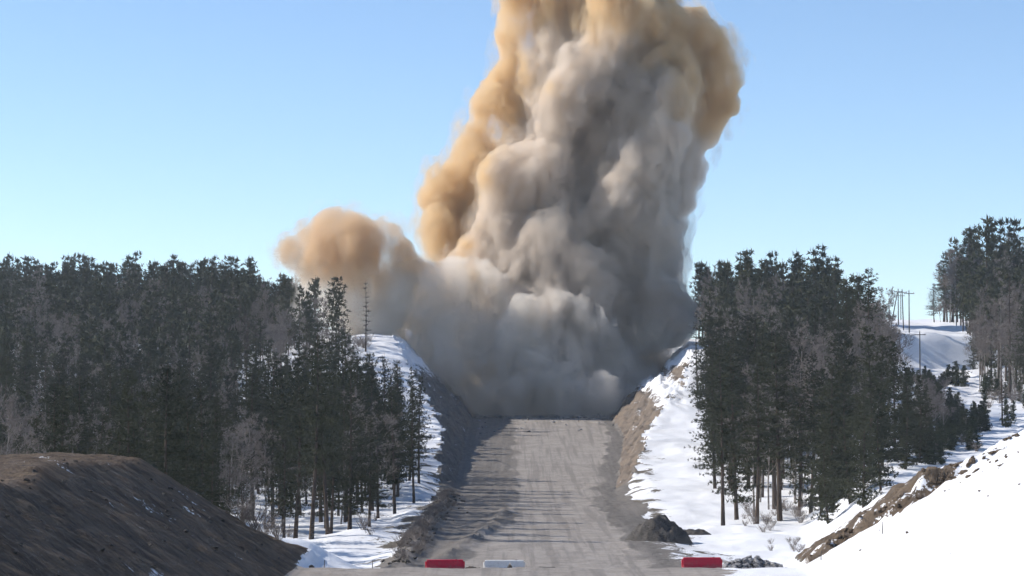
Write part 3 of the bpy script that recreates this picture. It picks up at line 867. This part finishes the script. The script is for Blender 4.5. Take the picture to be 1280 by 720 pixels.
# ------------------------------------------------------------------ heaps, rubble, clods, stakes
M['heap'] = ground_material('dark_soil', (0.055, 0.049, 0.043), (0.085, 0.075, 0.066), (0.035, 0.030, 0.027), 1.2)
M['stone'] = ground_material('grey_stone', (0.24, 0.235, 0.235), (0.33, 0.325, 0.325), (0.14, 0.137, 0.135), 1.6)
M['clod'] = ground_material('dark_clod', (0.040, 0.036, 0.031), (0.070, 0.060, 0.050), (0.022, 0.020, 0.018), 1.6)
def heap(name, x, D, rx, ry, H, mat, label, snow, seed, cat='earth heap', group=None):
    n = 44; u = np.linspace(-1.15, 1.15, n); U, V = np.meshgrid(u, u)
    r = np.hypot(U, V)
    h = np.maximum(0, 1 - r ** 2.0) * 0.75 * (1 + 0.35 * fbm(U * 1.6, V * 1.6, 3, seed)) + 0.10 * fbm(U * 5, V * 5, 3, seed + 3) * sstep(1.1, 0.7, r)
    h = h * sstep(1.12, 0.85, r)
    X = x + U * rx; Y = D + V * ry
    G = terrain(X, Y)[0]
    Z = G + h * H - 0.06 - 0.25 * sstep(0.95, 1.15, r)
    ii = np.arange(n * n).reshape(n, n)
    q = np.stack([ii[:-1, :-1].ravel(), ii[:-1, 1:].ravel(), ii[1:, 1:].ravel(), ii[1:, :-1].ravel()], 1)
    z0 = float(G[n // 2, n // 2])
    me = new_mesh(name, np.stack([X.ravel() - x, Y.ravel() - D, Z.ravel() - z0], 1), q, mat, {'snow': np.full(n * n, snow) + 0.1 * fbm(U, V, 2, seed).ravel()}, smooth=True)
    tag(link(name, me, loc=(x, D, z0)), label, cat, group)
heap('earth_heap', 12.6, 207.5, 3.0, 3.4, 2.5, M['heap'], 'large dark earth heap at the edge of the gravel road', 0.22, 5)
heap('earth_heap', 16.9, 224, 2.0, 2.4, 1.0, M['heap'], 'low dark earth heap on the snow between large heap and pines', 0.28, 9)
heap('earth_heap', 20.0, 227, 0.75, 0.9, 0.45, M['heap'], 'tiny dark earth heap on the snow at the foot of the pines', 0.25, 13)
heap('earth_heap', -2.05, 129.6, 0.75, 0.5, 0.5, M['heap'], 'small dark soil ridge between the red and white barriers', 0.2, 17)
heap('earth_heap', 1.75, 129.8, 1.25, 0.5, 0.42, M['heap'], 'long low dark soil ridge beside the white barrier', 0.2, 21)
heap('earth_heap', -0.2, 129.75, 0.9, 0.42, 0.55, M['heap'], 'low dark soil ridge right behind the white barrier', 0.2, 19)
heap('earth_heap', 13.3, 180, 0.9, 1.4, 0.55, M['stone'], 'little grey heap on the snow behind the rubble pile', 0.35, 25)
heap('earth_heap', 16.0, 182, 0.6, 1.0, 0.3, M['stone'], 'very small grey heap alone on the snow behind the rubble', 0.35, 29)

def rock_mesh(seed, mat, snow=0.2):
    import bmesh
    r = np.random.default_rng(seed)
    bm = bmesh.new(); bmesh.ops.create_icosphere(bm, subdivisions=1, radius=1.0)
    for v in bm.verts: v.co = v.co * float(r.uniform(0.6, 1.15)); v.co.z *= 0.75
    me = bpy.data.meshes.new('rock'); bm.to_mesh(me); bm.free(); me.materials.append(mat)
    at = me.attributes.new('snow', 'FLOAT', 'POINT'); at.data.foreach_set('value', np.full(len(me.vertices), snow, np.float32))
    return me
stones = [rock_mesh(800 + k, M['stone'], 0.33) for k in range(6)]
clods = [rock_mesh(820 + k, M['clod'], 0.25) for k in range(6)]
bclods = [rock_mesh(840 + k, M['bank_r'], 0.2) for k in range(5)]
def pieces(name, root, meshes, pts, sx, flat=1.0):
    for (x, D, s, dz) in pts:
        o = link(name, meshes[int(rng.integers(len(meshes)))], root)
        o.location = Vector((x, D, ground_z(x, D) + s * 0.25 + dz)) - (root.location if root else Vector((0, 0, 0)))
        o.scale = (s * rng.uniform(0.8, 1.3) * sx, s * rng.uniform(0.8, 1.3), s * rng.uniform(0.7, 1.2) * flat)
        o.rotation_euler = (rng.normal() * 0.4, rng.normal() * 0.4, rng.uniform(0, 6.28))
root = link('rubble_pile', None, loc=(13.0, 131.2, ground_z(13.0, 131.2)))
tag(root, 'pile of broken grey stones on snow beside the red barrier', 'rubble')
P = []
for _ in range(190):
    u = float(np.clip(rng.normal() * 0.45, -1, 1)); x = 13.0 + 1.9 * u; D = 131.2 + rng.normal() * 0.55
    P.append((x, D, rng.uniform(0.10, 0.27), 0.95 * max(0, 1 - abs(u) ** 1.4) * max(0.0, 1 - abs(D - 131.2) / 1.3) * rng.uniform(0.1, 1) + 0.02))
for _ in range(14): P.append((8.6 + rng.uniform(0, 1.2), 129.6 + rng.uniform(0, 0.6), rng.uniform(0.08, 0.16), 0.05))
pieces('stone', root, stones, P, 1.0)
root = link('clod_windrow', None, loc=(-7.9, 225, ground_z(-7.9, 225)))
tag(root, 'row of dark frozen clods and brush along the road edge by the shaded snow', 'clod row')
P = []
for _ in range(250):
    D = rng.uniform(172, 300); w = rng.normal() * 0.75
    P.append((-7.95 + 0.005 * (D - 180) + w, D, rng.uniform(0.07, 0.24), 0.05 * rng.random()))
pieces('clod', root, clods, P, 1.1, 0.9)
for _ in range(95):
    D = rng.uniform(174, 300); x = -8.1 + 0.005 * (D - 180) + rng.normal() * 0.55
    o = link('brush', shrub_protos[int(rng.integers(4))], root)
    o.location = Vector((x, D, ground_z(x, D) - 0.05)) - root.location; q_ = rng.uniform(0.35, 0.75); o.scale = (q_ * 1.3, q_ * 1.3, q_); o.rotation_euler = (0, 0, rng.uniform(0, 6.28))
root = link('rubble_ridge', None, loc=(5.5, 466, ground_z(5.5, 466)))
tag(root, 'ragged ridge of blasted stones across the road under the dust', 'rubble')
P = []
for _ in range(150):
    P.append((rng.uniform(-7.5, 18.5), 464 + rng.normal() * 2.0, 0.16 + 0.5 * rng.random() ** 2.5, 0.0))
for _ in range(70):
    P.append((rng.uniform(-7, 18), rng.uniform(405, 462), 0.10 + 0.28 * rng.random() ** 3, 0.0))
pieces('stone', root, stones, P, 1.1, 0.8)
bank = bpy.data.objects['brown_earth_bank']
P = []
for _ in range(150):
    D = rng.uniform(74, 126.5); x = rng.uniform(-21, -11.2)
    P.append((x, D, rng.uniform(0.04, 0.15), -0.02))
pieces('clod', bank, clods, P, 1.2, 0.8)
bank = bpy.data.objects['snowy_earth_bank']
P = []
for _ in range(48):
    x = rng.uniform(17, 28); D = rng.uniform(98, 125.5)
    if rng.random() < 0.5: x = rng.uniform(22, 29); D = 123 + rng.normal() * 1.6
    P.append((x, min(D, 125.7), 0.03 + 0.15 * rng.random() ** 2.2, -0.02))
for _ in range(60):
    x = rng.uniform(15.5, 27); D = float(near_bank_edge(np.array([x]))[0]) + rng.uniform(0.2, 1.6)
    P.append((x, D, rng.uniform(0.08, 0.26), -0.03))
pieces('clod', bank, bclods, P, 1.3, 0.8)
o = link('boulder', rock_mesh(860, M['clod'], 0.15), loc=(-10.55, 127.6, ground_z(-10.55, 127.6) + 0.2)); o.scale = (0.22, 0.2, 0.36)
tag(o, 'dark upright boulder at the foot of the brown bank', 'boulder')
for (x, D, H, lab) in ((-9.9, 127.4, 0.55, 'thin wooden stake beside the dark boulder'), (-7.35, 127.2, 0.6, 'thin wooden stake on the crest before the shaded snow'),
                       (15.9, 124.5, 0.5, 'thin wooden stake at the foot of the snowy bank'), (18.6, 121.4, 0.6, 'thin wooden stake part way up the snowy bank')):
    t = TB(); t.tube([(0, 0, -0.15), (0.01, 0, H * 0.5), (0.03, 0, H)], [0.028, 0.025, 0.02], 5)
    tag(link('wooden_stake', t.mesh('wooden_stake', M['pole']), loc=(x, D, ground_z(x, D))), lab, 'stake', 'stakes in the foreground')

# ------------------------------------------------------------------ smoke
SM_D = 492.0
def smoke_material(name, mode, dens=0.6, lo=0.37, hi=0.60, scale=0.10, aniso=0.4, rate=0.14):
    """rock dust (grey) and nitrous fume (orange) mixed by where the blast threw them"""
    t = NT(name); p = t.pos()
    sep = t.n('SeparateXYZ'); t.l(p, sep.inputs[0])
    X, Y, Z = sep.outputs
    j = t.math('MULTIPLY_ADD', t.noise(p, 0.075, 3, 0.6), 36.0, -18.0)
    grey = (0.91, 0.84, 0.76); orange = (0.935, 0.785, 0.555); pale = (0.985, 0.945, 0.885)
    if mode == 'column':
        xl = t.math('MULTIPLY_ADD', Z, 0.442, -21.5)
        oL = t.mapr(t.math('ADD', t.math('SUBTRACT', xl, X), j), -1.0, 7.0)
        oL = t.math('MULTIPLY', oL, t.mapr(Z, 18, 27))
        oT = t.mapr(t.math('ADD', Z, j), 68, 80)
        oR = t.mapr(t.math('ADD', t.math('ADD', Z, t.math('MULTIPLY', X, 1.24)), j), 96, 112)
        o = t.math('MAXIMUM', oL, t.math('MAXIMUM', oT, oR))
        col = t.mix(o, grey, orange)
        col = t.mix(t.mapr(t.math('ADD', Z, t.math('MULTIPLY', j, 0.6)), 22, 8), col, pale)
    elif mode == 'puff':
        o = t.mapr(t.math('ADD', Z, t.math('MULTIPLY', j, 0.35)), 20, 27)
        col = t.mix(o, pale, (0.90, 0.755, 0.57))
    else:
        col = None
    n1 = t.noise(t.scalev(p, (1, 1, 0.5)), scale * 1.1, 5, 0.66)
    den = t.math('MULTIPLY', t.mapr(n1, lo, hi, 0.0, 1.0), dens)
    if mode != 'base': den = t.math('MULTIPLY', den, t.mapr(o, 0, 1, 1.0, 1.15, False))
    pv = t.n('VolumePrincipled')
    if col is None: pv.inputs['Color'].default_value = (*pale, 1)
    else: t.l(col, pv.inputs['Color'])
    pv.inputs['Anisotropy'].default_value = aniso
    t.l(den, pv.inputs['Density'])
    t.l(pv.outputs[0], t.out.inputs['Volume'])
    t.m.cycles.volume_step_rate = rate
    return t.m

def puff_hull(name, puffs, mat, voxel=1.3, amp=1.0, grow=0.0, depth=0.85):
    """one closed billowing skin round many puffs: (photo x, photo y, radius in photo px, depth offset in m)"""
    import bmesh
    bm = bmesh.new()
    for (a, b, r, dd) in puffs:
        p = px(a, b, SM_D + dd); R = r / F_PX * SM_D + grow
        ret = bmesh.ops.create_icosphere(bm, subdivisions=3, radius=R)
        for v in ret['verts']:
            v.co = Vector((v.co.x, v.co.y * depth, v.co.z)) + p
    me = bpy.data.meshes.new(name); bm.to_mesh(me); bm.free()
    o = link(name, me)
    def rem(v):
        m_ = o.modifiers.new('r', 'REMESH'); m_.mode = 'VOXEL'; m_.voxel_size = v
    def bil(size, strength, kind='VORONOI', mid=0.35):
        tx = bpy.data.textures.new(name + 't', kind); tx.noise_scale = size
        if kind == 'VORONOI': tx.distance_metric = 'DISTANCE_SQUARED'
        else: tx.noise_depth = 3
        d = o.modifiers.new('d', 'DISPLACE'); d.texture = tx; d.texture_coords = 'GLOBAL'
        d.strength = strength * amp; d.mid_level = mid
    rem(voxel)
    md2 = o.modifiers.new('s', 'SMOOTH'); md2.iterations = 3; md2.factor = 0.6
    bil(11.0, 5.0, 'CLOUDS', 0.5); bil(6.5, -3.0); bil(3.2, -2.4)
    rem(voxel * 0.5)
    bil(1.9, -1.3); bil(1.0, -0.6)
    rem(voxel * 0.42)
    dg = bpy.context.evaluated_depsgraph_get()
    me2 = bpy.data.meshes.new_from_object(o.evaluated_get(dg))
    o.modifiers.clear(); o.data = me2; bpy.data.meshes.remove(me)
    # keep only the outer skin: drop stray crumbs and closed pockets
    b2 = bmesh.new(); b2.from_mesh(me2); b2.verts.ensure_lookup_table()
    lab = np.full(len(b2.verts), -1); sizes = []
    for v0 in b2.verts:
        if lab[v0.index] >= 0: continue
        k = len(sizes); st = [v0]; lab[v0.index] = k; c = 0
        while st:
            v = st.pop(); c += 1
            for e in v.link_edges:
                w = e.other_vert(v)
                if lab[w.index] < 0: lab[w.index] = k; st.append(w)
        sizes.append(c)
    big = int(np.argmax(sizes))
    bmesh.ops.delete(b2, geom=[v for v in b2.verts if lab[v.index] != big], context='VERTS')
    b2.to_mesh(me2); b2.free()
    me2.materials.clear(); me2.materials.append(mat); me2.name = name
    return o

def chain(pts, n, dd, jit=6, seed=0):
    """billows strung along a rising lobe: pts of (photo x, photo y, radius)"""
    r = np.random.default_rng(seed); pts = np.array(pts, float); out = []
    u = np.linspace(0, len(pts) - 1, n)
    for q in u:
        k = min(int(q), len(pts) - 2); f = q - k
        a = pts[k] * (1 - f) + pts[k + 1] * f
        out.append((a[0] + r.normal() * jit, a[1] + r.normal() * jit, a[2] * r.uniform(0.8, 1.15), dd + r.normal() * 2.5))
    return out
# the core: leaning lobes of rock dust, an orange flank on the sunny side, a spreading top
column = [
 (640,470,55,0),(740,480,50,0),(690,450,75,-4),(790,440,55,4),(640,395,70,0),(740,390,85,0),(808,395,48,4),
 (675,330,70,0),(770,320,85,0),(815,330,40,4),(730,250,80,4),(802,250,55,4),(770,180,85,4),(832,190,44,4),(708,120,60,4),(790,105,80,4),(850,140,42,6),
 (815,290,36,2),(838,240,30,2),(720,60,65,2),(798,48,70,2),(856,205,22,4),(835,270,20,2)]
column += chain([(585,420,48),(610,350,48),(650,270,44),(685,200,36),(715,130,34),(740,70,34),(770,20,40)], 16, -7, 7, 1)
column += chain([(650,400,42),(680,330,40),(705,280,30)], 6, -12, 6, 2)
column += chain([(800,400,48),(805,310,46),(800,230,44),(815,160,40),(835,90,38)], 12, -7, 6, 3)
column += chain([(768,262,22),(790,230,24),(805,195,22),(838,170,24)], 6, -14, 5, 4)
column += chain([(735,400,46),(725,340,36)], 4, -11, 6, 5)
column += [(575,345,32,10),(562,300,34,8),(556,255,28,8),(548,285,22,4),(590,225,34,8),(585,275,34,8),(607,190,32,8),(612,150,26,8),(640,170,38,6),(634,120,30,8),(655,95,34,6),(570,215,16,4),(600,135,14,4),
 (668,30,36,4),(700,10,50,2),(752,-10,66,0),(812,8,42,4),(690,-40,45,4),(765,-60,50,0),(740,-50,50,0),(645,-5,18,0),
 (868,62,36,6),(884,50,26,6),(885,90,38,6),(897,105,22,4),(905,126,15,4),(875,125,34,8),(895,150,14,6),(870,170,26,4)]
column += chain([(540,300,14),(545,250,15),(575,205,16),(598,160,15),(622,110,15),(645,60,15),(650,10,16)], 22, 4, 5, 6)
column += chain([(846,16,13),(884,28,14),(900,62,15),(908,112,12)], 10, 4, 4, 7)
side = [(420,325,42,-22),(392,325,27,-22),(448,335,42,-22),(480,352,34,-22),(510,372,30,-18),(420,365,46,-22),(470,375,44,-22),(402,350,34,-22),(535,385,32,-14),(520,362,20,-8),(545,372,24,-4)]
side += chain([(368,322,12),(384,297,14),(415,280,16),(455,290,15),(490,315,14),(525,345,13)], 14, -22, 4, 8)
base_c = [(520,415,42,-20),(485,412,34,-22),(560,430,50,-20),(600,455,52,-22),(560,468,34,-26),(640,480,48,-24),(690,480,50,-24),(740,485,42,-22),(780,470,36,-18),
          (655,420,46,-22),(720,410,42,-20),(600,395,44,-20),(620,500,26,-26),(680,502,28,-26),(735,502,26,-26),(765,495,24,-24),(545,390,36,-18),(800,480,20,-20)]
base_c += chain([(588,505,18),(640,508,22),(720,508,22),(775,500,22)], 9, -30, 3, 9)
base_c += chain([(604,519,9),(690,521,10),(762,517,10)], 9, -42, 3, 12)
base_c += chain([(470,385,22),(500,372,24),(540,365,26),(580,360,26)], 7, -20, 4, 10)
sm = puff_hull('smoke_column', column, smoke_material('blast_smoke', 'column', 0.92, 0.37, 0.59), grow=0.4, amp=1.0)
tag(sm, 'towering grey and orange blast smoke column rising from the road cutting', 'smoke')
sd = puff_hull('smoke_puff', side, smoke_material('puff_smoke', 'puff', 0.6, 0.38, 0.60, 0.13, rate=0.2), grow=0.6)
tag(sd, 'low brown-topped smoke puff drifting over the trees beside the tall column', 'smoke')
vl = puff_hull('veil', column, smoke_material('thin_smoke', 'column', 0.22, 0.48, 0.68, 0.19, rate=0.3), grow=2.0, amp=1.2)
vl.parent = sm
vs = puff_hull('veil', side, smoke_material('thin_puff_smoke', 'puff', 0.18, 0.47, 0.67, 0.19, rate=0.3), grow=2.4, amp=1.2)
vs.parent = sd
bd = puff_hull('dust_cloud', base_c, smoke_material('base_dust', 'base', 0.42, 0.42, 0.62, 0.15, rate=0.2), grow=1.2, amp=1.5)
tag(bd, 'pale dust cloud rolling along the ground at the column foot', 'dust cloud')

# ------------------------------------------------------------------ the air over the valley
def haze_box(x0, x1, y0, y1, z0, z1, density):
    me = bpy.data.meshes.new('haze')
    v = [(x, y, z) for z in (z0, z1) for y in (y0, y1) for x in (x0, x1)]
    me.from_pydata(v, [], [(0, 2, 3, 1), (4, 5, 7, 6), (0, 1, 5, 4), (2, 6, 7, 3), (0, 4, 6, 2), (1, 3, 7, 5)])
    t = NT('hazy_air'); pv = t.n('VolumePrincipled')
    pv.inputs['Color'].default_value = (0.80, 0.90, 1.0, 1); pv.inputs['Density'].default_value = density; pv.inputs['Anisotropy'].default_value = 0.3
    t.l(pv.outputs[0], t.out.inputs['Volume']); me.materials.append(t.m)
    o = link('haze', me); tag(o, 'thin blue haze filling the valley air', 'haze', kind='stuff')
zmin = float(GZ.min())
haze_box(-1750, 1750, -200, 3100, zmin - 1.0, 125.0, 0.00010)
